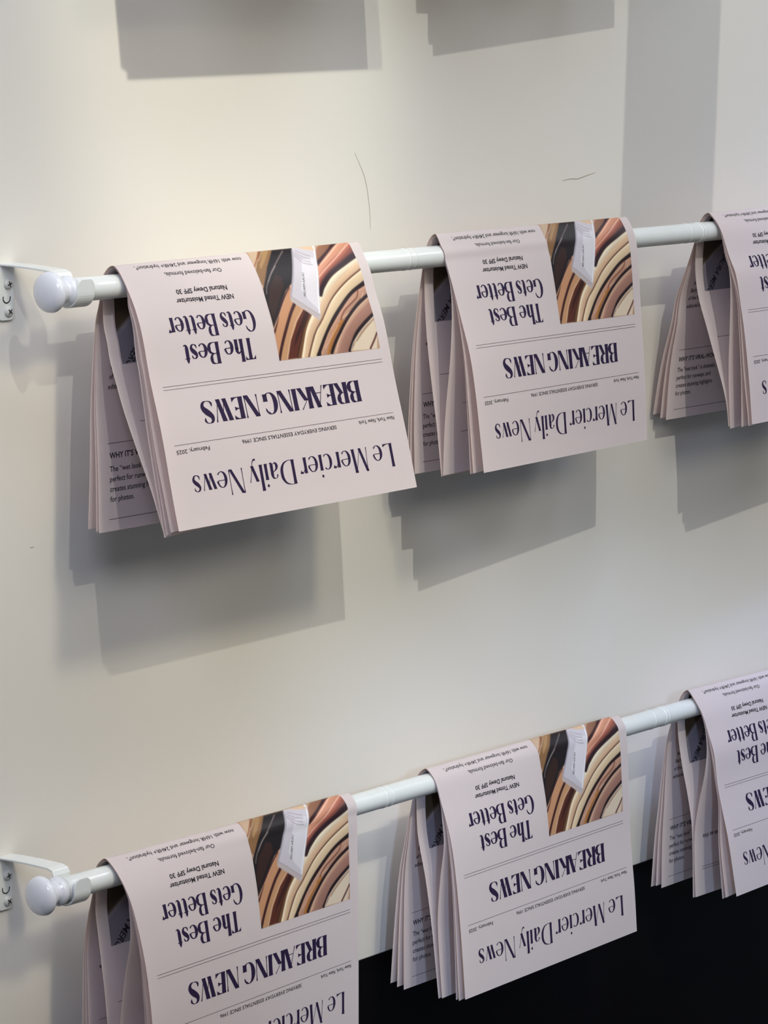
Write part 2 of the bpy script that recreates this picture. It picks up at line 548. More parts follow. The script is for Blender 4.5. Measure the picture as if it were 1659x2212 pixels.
def glyph(ch, w, h):
    f = w * .22
    x = .655
    l = w / 2
    G = []
    if ch == 'B':
        G = [st_H(l + .02, 0, l + .02, 1, w, fl=f), st_S([(l, 1 - h / 2, h), (.36, 1 - h / 2, h), (.53, .93, w * .62), (.585, .77, w * .95), (.53, .60, w * .6), (.36, .525, h), (l, .52, h)]),
             st_S([(l, .52, h), (.38, .52, h), (.60, .45, w * .62), (.67, .27, w * 1.05), (.60, .09, w * .62), (.38, h / 2, h), (l, h / 2, h)])]
        a = .76
    elif ch == 'R':
        G = [st_H(l + .02, 0, l + .02, 1, w, fl=f), st_S([(l, 1 - h / 2, h), (.36, 1 - h / 2, h), (.55, .92, w * .62), (.61, .75, w), (.55, .57, w * .6), (.36, .49, h), (l, .485, h)]),
             st_H(.70, 0, .42, .50, w, w * .9, fl=f * .4)]
        a = .80
    elif ch == 'E':
        G = [st_H(l + .02, 0, l + .02, 1, w, fl=f * .6), st_B(l, .62, 1 - h / 2, h, .17, -1), st_B(l, .52, .52, h, .09, 1), st_B(l, .52, .52, h, .09, -1), st_B(l, .66, h / 2, h, .19, 1)]
        a = .74
    elif ch == 'A':
        G = [st_H(.09, 0, .42, 1, h, h * 1.3, fl=f * .8), st_H(.74, 0, .42, 1, w, w, fl=f * .4), st_B(.19, .64, .33, h)]
        a = .86
    elif ch == 'K':
        G = [st_H(l + .02, 0, l + .02, 1, w, fl=f), st_H(l + .06, .42, .70, 1, h * 1.2, h * 1.5, fl=f * .6), st_H(.74, 0, .38, .60, w, w * .95, fl=f * .5)]
        a = .88
    elif ch == 'I':
        G = [st_H(l + .02, 0, l + .02, 1, w, fl=f)]
        a = w + .07
    elif ch == 'N':
        G = [st_H(.06, 0, .06, 1, h * 1.2, fl=f * 1.2), st_H(.78, 0, .78, 1, h * 1.2, fl=f * 1.2), st_H(.70, -.01, .14, 1, w * 1.02, w * 1.02)]
        a = .87
    elif ch == 'G':
        G = [st_A(.44, .5, .40 - w * .3, .5 - h / 2, 55, 270, w * 1.05, h), st_S([(.62, .92, h * 1.2), (.70, .83, w * .4), (.74, .70, h)]), st_S([(.44, h / 2, h), (.58, .05, h * 1.5), (.68, .16, w * .6)]), st_H(.70, .06, .70, .40, w, fl=f)]
        a = .86
    elif ch == 'W':
        G = [st_H(.08, 1, .33, -.01, w, w * .9, fl=f * .4), st_H(.33, 0, .50, .78, h, h), st_H(.45, 1, .70, -.01, w, w * .9, fl=f * .4), st_H(.70, 0, .92, 1, h, h * 1.3, fl=f * .8)]
        a = 1.0
    elif ch == 'S':
        G = [st_S([(.545, .74, h), (.55, .86, w * .45), (.46, .965, h * 1.4), (.30, .99, h), (.15, .92, w * .55), (.115, .77, w * .85), (.20, .64, w * 1.0), (.38, .50, w * 1.15), (.54, .36, w * 1.0), (.60, .22, w * .8), (.53, .07, w * .5), (.36, .01, h), (.17, .035, h * 1.4), (.07, .13, w * .45), (.06, .27, h)])]
        a = .70
    elif ch == 'L':
        G = [st_H(l + .04, 0, l + .04, 1, w, fl=f), st_B(l, .60, h / 2, h, .10, 1)]
        a = .64
    elif ch == 'T':
        G = [st_H(.36, 0, .36, 1, w, fl=f), st_B(.36, .02, 1 - h / 2, h, .16, -1), st_B(.36, .70, 1 - h / 2, h, .16, -1)]
        a = .70
    elif ch == 'D':
        G = [st_H(l + .03, 0, l + .03, 1, w, fl=f), st_S([(l, 1 - h / 2, h), (.36, 1 - h / 2, h), (.62, .90, w * .5), (.77, .70, w * .92), (.80, .5, w), (.77, .30, w * .92), (.62, .10, w * .5), (.36, h / 2, h), (l, h / 2, h)])]
        a = .92
    elif ch == 'M':
        G = [st_H(.08, 0, .17, 1, h, h * 1.2, fl=f * .9), st_H(.50, 0, .17, 1, w * .95, w * .95), st_H(.50, 0, .84, 1, h, h), st_H(.92, 0, .84, 1, w, w, fl=f)]
        a = 1.04
    elif ch == 'e':
        G = [st_A(.33, x / 2, .235, x / 2 - h / 2, 8, 318, w, h, right=.55), st_B(.12, .55, .36, h)]
        a = .62
    elif ch == 'c':
        G = [st_A(.32, x / 2, .225, x / 2 - h / 2, 48, 312, w, h, right=.6)]
        a = .54
    elif ch == 'r':
        G = [st_H(l + .03, 0, l + .03, x, w, fl=f), st_S([(l + .05, .40, h), (.24, .58, h * 1.3), (.34, .62, w * .5), (.43, .57, w * .9)])]
        a = .45
    elif ch == 'i':
        G = [st_H(l + .03, 0, l + .03, x, w, fl=f), st_A(l + .03, .90, .028, .028, 0, 360, .056, .056)]
        G[-1] = (np.array([(l + .03 + .062 * math.cos(t), .89 + .062 * math.sin(t)) for t in np.linspace(math.pi / 2, 0 - math.pi / 2, 9)]),
                 np.array([(l + .03 - .062 * math.cos(t), .89 + .062 * math.sin(t)) for t in np.linspace(math.pi / 2, -math.pi / 2, 9)]))
        a = w + .09
    elif ch == 'l':
        G = [st_H(l + .03, 0, l + .03, 1.06, w, fl=f)]
        a = w + .09
    elif ch == 'a':
        G = [st_S([(.10, .50, w * .55), (.14, .60, h * 1.6), (.25, .645, h), (.36, .60, w * .6), (.395, .48, w), (.395, .30, w), (.395, .08, w), (.43, .01, w * .4), (.52, .04, h)]),
             st_S([(.38, .40, h), (.24, .34, h * 1.5), (.12, .24, w * .7), (.10, .13, w * .95), (.16, .03, w * .5), (.27, .04, h), (.38, .14, h)])]
        a = .58
    elif ch == 'y':
        G = [st_H(.32, .0, .09, x, w, w, fl=f * .4), st_S([(.52, x, h * 1.6), (.42, .38, h), (.31, .02, h * 1.2), (.24, -.17, h * 1.6), (.15, -.24, w * .45), (.07, -.22, w * .5)])]
        a = .58
    elif ch == 'w':
        G = [st_H(.08, x, .27, 0, w, w * .9, fl=f * .3), st_H(.27, 0, .40, .52, h, h), st_H(.36, x, .55, 0, w, w * .9, fl=f * .3), st_H(.55, 0, .72, x, h, h * 1.2, fl=f * .6)]
        a = .80
    elif ch == 's':
        G = [st_S([(.37, .49, h), (.36, .58, w * .35), (.25, .645, h), (.12, .60, w * .5), (.09, .49, w * .8), (.18, .38, w), (.31, .28, w), (.38, .17, w * .85), (.32, .04, w * .45), (.20, .01, h), (.08, .07, w * .4), (.05, .19, h)])]
        a = .48
    elif ch == 'h':
        G = [st_H(l + .03, 0, l + .03, 1.06, w, fl=f), st_S([(l + .05, .42, h), (.27, .60, h * 1.6), (.40, .63, w * .5), (.47, .52, w * .95), (.475, .40, w)]), st_H(.475, 0, .475, .44, w, fl=f)]
        a = .66
    elif ch == 't':
        G = [st_S([(.17, .84, h), (.17, .72, w * .8), (.17, .5, w), (.17, .2, w), (.20, .06, w * .7), (.29, .01, h * 1.5), (.37, .05, h)]), st_B(.02, .36, x - .03, h), ]
        a = .41
    elif ch == ' ':
        a = .20
    return G, a


def strips_to_mesh(strips):
    V, F = [], []
    for A, B in strips:
        base = len(V)
        for a, b in zip(A, B):
            V += [tuple(a), tuple(b)]
        for i in range(len(A) - 1):
            k = base + 2 * i
            F.append((k, k + 1, k + 3, k + 2))
    return np.array(V), F


def serif_line(text, w, h, x0, x1, base, cap, track=0.0, gap=0.22):
    """lettering fitted between page x0..x1 (mm), baseline at t=base, cap height in mm"""
    pen = 0
    S = []
    for ch in text:
        G, a = glyph(ch, w, h)
        if ch == 'A':
            pen -= .10
            a -= .09
        for A, B in G:
            S.append((A + [pen, 0], B + [pen, 0]))
        pen += (a if ch != ' ' else gap) + track
    V, F = strips_to_mesh(S)
    mn, mx = V[:, 0].min(), V[:, 0].max()
    gx = (V[:, 0] - mn) / (mx - mn) * (x1 - x0) + x0
    return np.c_[gx, V[:, 1] * cap], F, base


_TC = {}


def sans_geo(text, bold):
    key = (text, bold)
    if key in _TC:
        return _TC[key]
    c = bpy.data.curves.new('txt', 'FONT')
    c.body = text
    c.size = 1
    c.resolution_u = 2
    c.offset = bold
    c.space_character = 1.0
    ob = bpy.data.objects.new('txt', c)
    me = bpy.data.meshes.new_from_object(ob)
    V = np.array([v.co[:2] for v in me.vertices])
    F = [tuple(p.vertices) for p in me.polygons]
    bpy.data.objects.remove(ob)
    bpy.data.meshes.remove(me)
    bpy.data.curves.remove(c)
    _TC[key] = (V, F)
    return V, F


def sans_line(text, x0, x1, base, cap, bold=0.008):
    V, F = sans_geo(text, bold)
    R, _ = sans_geo('H', bold)
    k = cap / R[:, 1].max()
    mn, mx = V[:, 0].min(), V[:, 0].max()
    sx = (x1 - x0) / (mx - mn) if x1 else k
    return np.c_[(V[:, 0] - mn) * sx + x0, V[:, 1] * k], F, base


def rule(x0, x1, t, th=0.35):
    n = 40
    xs = np.linspace(x0, x1, n)
    V = [(x, s * th / 2) for x in xs for s in (1, -1)]
    return np.array(V), [(2 * i, 2 * i + 1, 2 * i + 3, 2 * i + 2) for i in range(n - 1)], t


def joined(parts):
    V, F, T = [], [], []
    for v, f, base in parts:
        k = len(V)
        V += [tuple(q) for q in v]
        T += [base] * len(v)
        F += [tuple(i + k for i in q) for q in f]
    return np.array(V), F, np.array(T)


FRONT = {
    'masthead_lettering': (joined([serif_line('Le Mercier Daily News', .160, .028, 23, 274.5, 40.8, 20, .035, .20)]), MI),
    'banner_lettering': (joined([serif_line('BREAKING NEWS', .255, .036, 49.3, 249.5, 97.4, 18, .03)]), MI),
    'headline_lettering': (joined([serif_line('The Best', .215, .038, 171.5, 256, 143.2, 17.6, .03, .26), serif_line('Gets Better', .215, .038, 163.5, 269, 166.0, 18, .03, .26)]), MI),
    'place_lettering': (joined([sans_line('New York, New York', 12.3, 60, 63.2, 3.3, .012)]), MT),
    'motto_lettering': (joined([sans_line('SERVING EVERYDAY ESSENTIALS SINCE 1996', 89.3, 208.5, 62.6, 3.1, .012)]), MT),
    'date_lettering': (joined([sans_line('February, 2025', 247.8, 287, 62.0, 3.2, .012)]), MT),
    'product_lettering': (joined([sans_line('NEW Tinted Moisturizer', 181.5, 250.5, 180.6, 4.1, .026), sans_line('Natural Dewy SPF 30', 186, 247, 188.4, 4.1, .026)]), MT),
    'formula_lettering': (joined([sans_line('Our fan-beloved formula,', 184, 251.5, 203.9, 3.6, .012), sans_line('now with 16HR longwear and 24HR+ hydration*,', 154.5, 281, 212.2, 3.6, .012)]), MT),
    'masthead_rule': (joined([rule(12, 288, 66, .38)]), MR),
    'double_rule': (joined([rule(12.5, 287.5, 109.9, .38), rule(12.5, 287.5, 112.4, .38)]), MR),
}


def place_front(sh, name, parent, org, off=0.00012):
    (V, F, T), m = FRONT[name]
    u = (300 - V[:, 0]) / 300
    t = T - V[:, 1]
    P = sh.on(u, t, off) - org
    return new_mesh(name, P, F, m, parent)


def place_rear(sh, name, geo, m, parent, org, off=-0.00012):
    """upright lettering on the inner side of a rear leaf; T measured down from the crest"""
    V, F, T = geo
    P = sh.on(V[:, 0] / 300, HALF + T - V[:, 1], off) - org
    return new_mesh(name, P, F, m, parent)


def place_inner_front(sh, name, geo, m, parent, org, off=0.00012):
    V, F, T = geo
    P = sh.on((300 - V[:, 0]) / 300, T - V[:, 1], off) - org
    return new_mesh(name, P, F, m, parent)


# ---- the printed photograph on the front page: strokes of make-up colours and a tube
PIC=[(0,(205,178,150),[(141.5,218.0),(125.6,218.0),(138.2,200.7),(143.9,181.6),(145.0,198.6)]),
(0,(150,112,75),[(127.2,217.9),(106.9,218.0),(125.3,199.8),(141.7,184.5),(143.8,187.7),(144.0,198.5)]),
(0,(178,140,95),[(122.2,217.1),(115.6,217.0),(128.2,205.9),(137.1,198.9),(137.2,202.3)]),
(0,(40,33,36),[(110.3,218.0),(85.8,217.9),(104.8,185.3),(115.4,179.1),(125.9,169.0),(143.1,148.9),(143.9,177.0),(143.3,181.6),(129.0,200.1)]),
(0,(66,44,38),[(122.4,193.7),(116.4,190.8),(116.4,182.9),(127.2,171.4),(140.6,155.5),(142.3,167.8),(136.2,181.1)]),
(0.9,(150,70,40),[(127.2,217.9),(134.3,210.6),(143.6,201.9)]),
(0.6,(215,190,165),[(122.1,218.0),(133.2,208.8),(137.3,206.5)]),
(0.8,(165,150,145),[(99.1,215.0),(116.7,202.7),(127.8,194.1),(137.3,184.3),(140.7,177.6)]),
(0.4,(215,205,200),[(117.8,201.1),(127.3,194.1),(134.6,187.1)]),
(0,(206,152,112),[(107.7,183.2),(106.9,167.8),(123.5,152.8),(137.4,135.0),(144.1,122.1),(145.2,129.7),(143.4,148.1),(126.2,168.3),(117.3,176.9)]),
(1.9,(70,30,32),[(110.2,181.0),(119.8,173.2),(130.0,163.2),(143.4,145.1)]),
(0.7,(232,186,155),[(108.0,182.4),(118.7,173.1),(127.2,164.5),(138.2,153.1),(142.5,148.1)]),
(0,(202,154,112),[(107.2,167.1),(100.1,162.0),(109.0,151.8),(125.6,136.4),(133.3,122.1),(144.6,122.2),(137.4,135.0),(123.5,152.8)]),
(3.1,(74,36,38),[(108.6,167.9),(119.1,157.8),(130.1,144.2),(138.2,132.1),(143.7,122.1)]),
(0.8,(238,198,168),[(100.7,162.0),(113.5,152.1),(125.2,137.8),(133.5,122.4)]),
(0,(104,52,38),[(100.1,162.0),(92.4,158.3),(97.8,151.0),(111.8,136.8),(119.1,122.1),(132.8,122.0),(124.9,137.1),(112.4,152.0)]),
(0,(70,36,32),[(98.5,160.3),(94.6,158.5),(106.0,147.7),(116.3,137.2),(122.9,130.2),(117.4,141.0)]),
(4.3,(124,84,52),[(91.9,156.8),(101.2,148.2),(109.1,138.2),(118.4,122.4)]),
(1.2,(66,40,32),[(95.6,156.2),(105.1,146.9),(112.8,135.4),(120.7,122.6)]),
(6.0,(236,220,192),[(7.8,201.9),(34.0,193.0),(55.4,182.2),(72.0,170.2),(87.7,155.7),(101.0,142.1),(111.7,121.9)]),
(6.9,(218,184,150),[(7.8,196.6),(34.3,185.6),(53.6,176.0),(71.2,163.9),(87.6,150.3),(100.1,137.5),(108.4,121.6)]),
(9.5,(226,200,164),[(10.3,186.4),(31.7,177.7),(53.8,165.9),(73.0,151.6),(87.2,138.1),(98.8,120.8)]),
(1.7,(242,228,196),[(9.5,190.5),(31.9,181.6),(52.9,170.6),(73.1,157.0),(87.9,143.4),(99.4,128.4),(103.3,121.2)]),
(1.2,(100,52,40),[(9.5,192.3),(31.2,183.8),(47.8,175.7),(63.4,165.8),(80.2,151.3),(93.5,140.0),(106.7,121.5)]),
(1.2,(244,232,204),[(9.0,201.9),(33.5,193.8),(56.5,182.3),(71.4,171.8),(74.8,168.1)]),
(4.5,(46,28,30),[(10.2,179.5),(32.4,170.9),(51.9,159.5),(67.1,148.8),(80.8,136.1),(93.9,121.6)]),
(7.8,(190,146,122),[(8.7,173.3),(24.4,167.2),(43.3,157.4),(59.7,146.8),(72.8,135.5),(86.2,122.1)]),
(1.2,(222,176,150),[(11.5,176.5),(30.4,170.0),(49.9,158.6),(65.1,147.9),(76.7,138.1),(89.2,123.9)]),
(4.0,(182,122,62),[(54.5,147.9),(63.6,142.4),(71.1,135.4),(80.1,123.2)]),
(1.0,(120,62,44),[(23.4,172.7),(28.3,166.7),(48.2,156.9),(56.2,149.6)]),
(0.7,(232,196,168),[(16.8,170.7),(25.0,163.3),(39.0,156.3),(53.2,151.0)]),
(0.9,(226,180,150),[(61.5,145.3),(72.5,136.2),(83.5,127.2)]),
(3.3,(48,26,30),[(8.3,169.4),(26.9,161.8),(46.3,150.5),(59.7,139.9),(69.6,130.7),(76.1,122.9)]),
(12.9,(168,124,108),[(5.6,160.4),(27.7,149.2),(46.0,138.1),(56.9,129.8),(62.9,121.9)]),
(1.4,(224,188,160),[(10.1,166.7),(29.8,158.0),(47.9,146.7),(61.3,134.7),(70.8,122.8)]),
(1.2,(196,154,132),[(10.1,163.9),(28.5,155.6),(46.2,145.0),(59.2,133.7),(67.8,123.0)]),
(0,(224,206,182),[(13.0,148.2),(12.1,134.9),(16.4,121.4),(49.7,122.4),(40.8,131.6),(27.5,139.9)]),
(3.5,(44,26,30),[(10.9,151.6),(27.5,143.7),(40.8,135.5),(52.6,122.6)]),
(0.9,(240,226,206),[(12.7,149.0),(31.2,139.4),(45.0,129.7),(50.8,122.5)]),
(0.6,(120,80,60),[(13.2,147.0),(29.1,138.4),(41.3,130.1)]),
(1.7,(96,44,44),[(12.7,135.0),(17.3,129.9),(25.1,122.4)]),
(10.4,(154,108,82),[(41.0,218.0),(52.5,210.4),(63.4,201.9)]),
(5.2,(64,32,36),[(30.0,218.0),(43.9,209.1),(62.2,200.1)]),
(8.6,(216,152,122),[(18.3,218.0),(36.0,208.6),(55.5,197.9),(69.8,189.3)]),
(1.0,(246,204,180),[(25.0,218.0),(45.4,206.6),(62.2,198.3)]),
(9.5,(150,86,72),[(5.5,214.3),(26.5,204.7),(51.5,193.3),(71.6,180.9)]),
(3.5,(190,112,90),[(9.2,216.2),(30.6,205.7),(55.4,194.4),(69.9,186.2)]),
(1.0,(244,200,176),[(9.9,218.0),(37.7,203.7),(56.6,194.5),(69.6,187.3)]),
(5.2,(60,38,44),[(7.8,206.0),(29.0,198.8),(52.6,189.9),(66.4,180.6),(73.1,173.4)]),
(1.2,(110,66,60),[(9.4,209.5),(31.2,200.7),(55.4,190.9),(68.0,183.0)]),
(0,(206,200,208),[(85.6,218.0),(55.8,218.0),(63.0,204.4),(70.9,183.2),(81.5,152.9),(83.7,151.2),(113.0,169.7),(112.0,174.1),(105.1,185.3),(95.0,202.1)]),
(0,(222,218,224),[(82.0,205.5),(65.9,205.4),(73.7,183.4),(80.2,159.1),(90.1,169.1),(96.1,178.6)]),
(1.9,(176,170,182),[(87.7,214.3),(97.0,198.0),(106.3,182.3),(111.7,173.5)]),
(1.4,(240,240,246),[(58.3,217.2),(66.1,200.3),(73.5,180.3),(80.8,157.6)]),
(0,(196,184,184),[(112.1,174.0),(81.4,155.1),(83.5,151.2),(113.0,169.7)]),
(0.4,(150,138,142),[(111.9,173.8),(96.6,164.8),(81.4,155.1)]),
(0,(224,192,160),[(77.7,218.0),(60.5,218.0),(60.2,212.2),(69.2,213.6),(75.1,215.2)]),
(0.4,(130,120,130),[(84.3,214.1),(77.1,209.9),(70.0,207.3)]),
(0.4,(130,120,130),[(86.1,212.1),(79.0,206.6),(71.1,204.4)]),
(0.4,(130,120,130),[(87.6,210.5),(80.5,204.2),(72.3,201.6)]),
(0.4,(130,120,130),[(89.0,209.2),(82.0,201.8),(71.6,199.1)])]

def paint(strokes, x0, x1, t0, t1, nx, nt, base, blur=1):
    X, T = np.meshgrid(np.linspace(x0, x1, nx), np.linspace(t0, t1, nt))
    C = np.zeros((nt, nx, 3)) + np.array(base)
    rng = np.random.RandomState(3)
    for w, col, pts in strokes:
        P = np.array(pts, float)
        col = np.array(col, float)
        if w == 0:
            # polygon
            ins = np.zeros(X.shape, bool)
            dist = np.full(X.shape, 1e9)
            n = len(P)
            for i in range(n):
                a, b = P[i], P[(i + 1) % n]
                if abs(a[1] - b[1]) > 1e-6:
                    c = (a[1] > T) != (b[1] > T)
                    xi = a[0] + (T - a[1]) * (b[0] - a[0]) / (b[1] - a[1])
                    ins ^= c & (X < xi)
                d = b - a
                q = np.clip(((X - a[0]) * d[0] + (T - a[1]) * d[1]) / (d @ d + 1e-9), 0, 1)
                dist = np.minimum(dist, np.hypot(X - a[0] - q * d[0], T - a[1] - q * d[1]))
            sd = np.where(ins, dist, -dist)
            al = np.clip(sd / .5 + .5, 0, 1)
            C += (col - C) * al[..., None]
        else:
            if P[0][1] > 216.5 or P[-1][1] > 216.5:
                # carry the stroke on over the crest
                if P[-1][1] > P[0][1]:
                    P = P[::-1]
                d = P[0] - P[1]
                d = d / (np.linalg.norm(d) + 1e-9)
                P = np.vstack([P[0] + d * 30, P])
            Q = cat(np.c_[P, np.full(len(P), w)], 7)[:, :2]
            best = np.full(X.shape, 1e9)
            side = np.zeros(X.shape)
            for i in range(len(Q) - 1):
                a, b = Q[i], Q[i + 1]
                d = b - a
                q = np.clip(((X - a[0]) * d[0] + (T - a[1]) * d[1]) / (d @ d + 1e-9), 0, 1)
                ex, ey = X - a[0] - q * d[0], T - a[1] - q * d[1]
                dd = np.hypot(ex, ey)
                m = dd < best
                best[m] = dd[m]
                side[m] = np.sign(d[0] * ey - d[1] * ex)[m]
            wid = w / 2
            al = np.clip((wid - best) / .45 + .5, 0, 1)
            q_ = side * best
            sh = 1 + .08 * side * np.clip(best / (wid + 1e-6), 0, 1) + (.05 * np.sin(q_ * 5.3 + 1.1 * w) + .035 * np.sin(q_ * 11.7 + T * .05)) * (w > 2)
            C += (col * sh[..., None] - C) * al[..., None]
    for _ in range(blur):
        C[1:-1] = C[1:-1] * .5 + (C[:-2] + C[2:]) * .25
        C[:, 1:-1] = C[:, 1:-1] * .5 + (C[:, :-2] + C[:, 2:]) * .25
    g = C.mean(-1, keepdims=True)
    C = g + (C - g) * .90
    C = (np.clip(C, 0, 255) / 255)**1.12
    L = np.where(C < .04045, C / 12.92, ((C + .055) / 1.055)**2.4)
    return X, T, L


PX, PT, PCOL = paint(PIC, 12.4, 143.6, 121.6, 240.0, 250, 230, (196, 158, 130))


def place_grid(sh, name, X, T, C, parent, org, side, nx, nt, front=True, off=0.0001):
    u = (300 - X) / 300 if front else X / 300
    P = (sh.on(u, T, off * side) - org).reshape(-1, 3)
    idx = np.arange(nx * nt).reshape(nt, nx)
    F = np.stack([idx[:-1, :-1], idx[:-1, 1:], idx[1:, 1:], idx[1:, :-1]], -1).reshape(-1, 4).tolist()
    col = np.c_[C.reshape(-1, 3), np.ones(nx * nt)]
    return new_mesh(name, P, F, MPIC, parent, colors=col)


# inner page picture seen behind the rod: olive backdrop and the grey shoulder of a tube
INNER = [(0, (92, 78, 60), [(0, 210), (320, 210), (320, 310), (0, 310)]),
         (0, (142, 136, 146), [(13, 276), (48, 255), (90, 232), (120, 210), (300, 190), (300, 310), (13, 310)]),
         (2.0, (176, 168, 172), [(13, 276), (48, 255), (90, 232), (120, 212)])]
IX, IT, ICOL = paint(INNER, 13.2, 289, 224.0, 300.5, 140, 60, (92, 78, 60))


def tube_text():
    # runs down to the left across the tube on the inner page
    V, F = sans_geo('LAURA MERCIER', .012)
    k = 7.0 / .7
    a = math.radians(225)
    mn = V[:, 0].min()
    gx = (V[:, 0] - mn) / (V[:, 0].max() - mn) * 63.0
    gy = V[:, 1] * k
    x = 52.5 + gx * math.cos(a) - gy * math.sin(a)
    z = 3.5 + gx * math.sin(a) + gy * math.cos(a)
    keep = []
    lim = (x > 13.6) & (z > -33.0)
    for f in F:
        if all(lim[i] for i in f):
            keep.append(f)
    return np.c_[x, z], keep, np.full(len(V), 50.0)


def tube_small():
    V, F = sans_geo('LAURA MERCIER', .0)
    k = 2.6 / .7
    mn, mx = V[:, 0].min(), V[:, 0].max()
    L = 21.5
    gx = (V[:, 0] - mn) / (mx - mn) * L
    gy = V[:, 1] * k * 1.0
    # page frame: starts at (86.3,192.4), runs to (92.5,171)
    d = np.array([6.3, -21.5]); d /= np.linalg.norm(d)
    n = np.array([d[1], -d[0]])
    x = 86.6 + gx * d[0] - gy * n[0]
    t = 192.4 + gx * d[1] - gy * n[1]
    return np.c_[x, -t], F, np.zeros(len(V))


T_SMALL = tube_small()
T_TUBE = tube_text()
VUP = joined([sans_line('rou', 24, None, 65, 4.0, .012), sans_line('Finis', 21, None, 73, 4.0, .012), sans_line('balm (', 19, None, 81, 4.0, .012), sans_line('Balm) o', 17, None, 89, 4.0, .012),
              sans_line('of the face', 15, None, 97, 4.0, .012), sans_line('editorial-lev', 14, None, 105, 4.0, .012)])
VLOW = joined([sans_line("WHY IT\u2019S VIRAL-WORTHY", 13.5, 92, 160, 4.6, .024),
               sans_line('The \u201cwet look\u201d is dramatic,', 13.5, None, 170.5, 4.3, .012), sans_line('perfect for runways, and', 13.5, None, 178.5, 4.3, .012),
               sans_line('creates stunning highlights', 13.5, None, 186.5, 4.3, .012), sans_line('for photos.', 13.5, None, 194.5, 4.3, .012)])
VR1 = joined([rule(12, 288, 148, .45)])
VR2 = joined([rule(12, 288, 208.5, .45)])
MRULE = joined([rule(14, 288, 129, .45)])
FR1 = joined([rule(12, 276, 37, .45)])
FR2 = joined([rule(12, 276, 63, .45)])
FTEXT = joined([sans_line('simple as this', 246, 285, 62, 4.4, .016)])
FR3 = joined([rule(12, 287, 29, .45), rule(12, 287, 26.5, .45)])

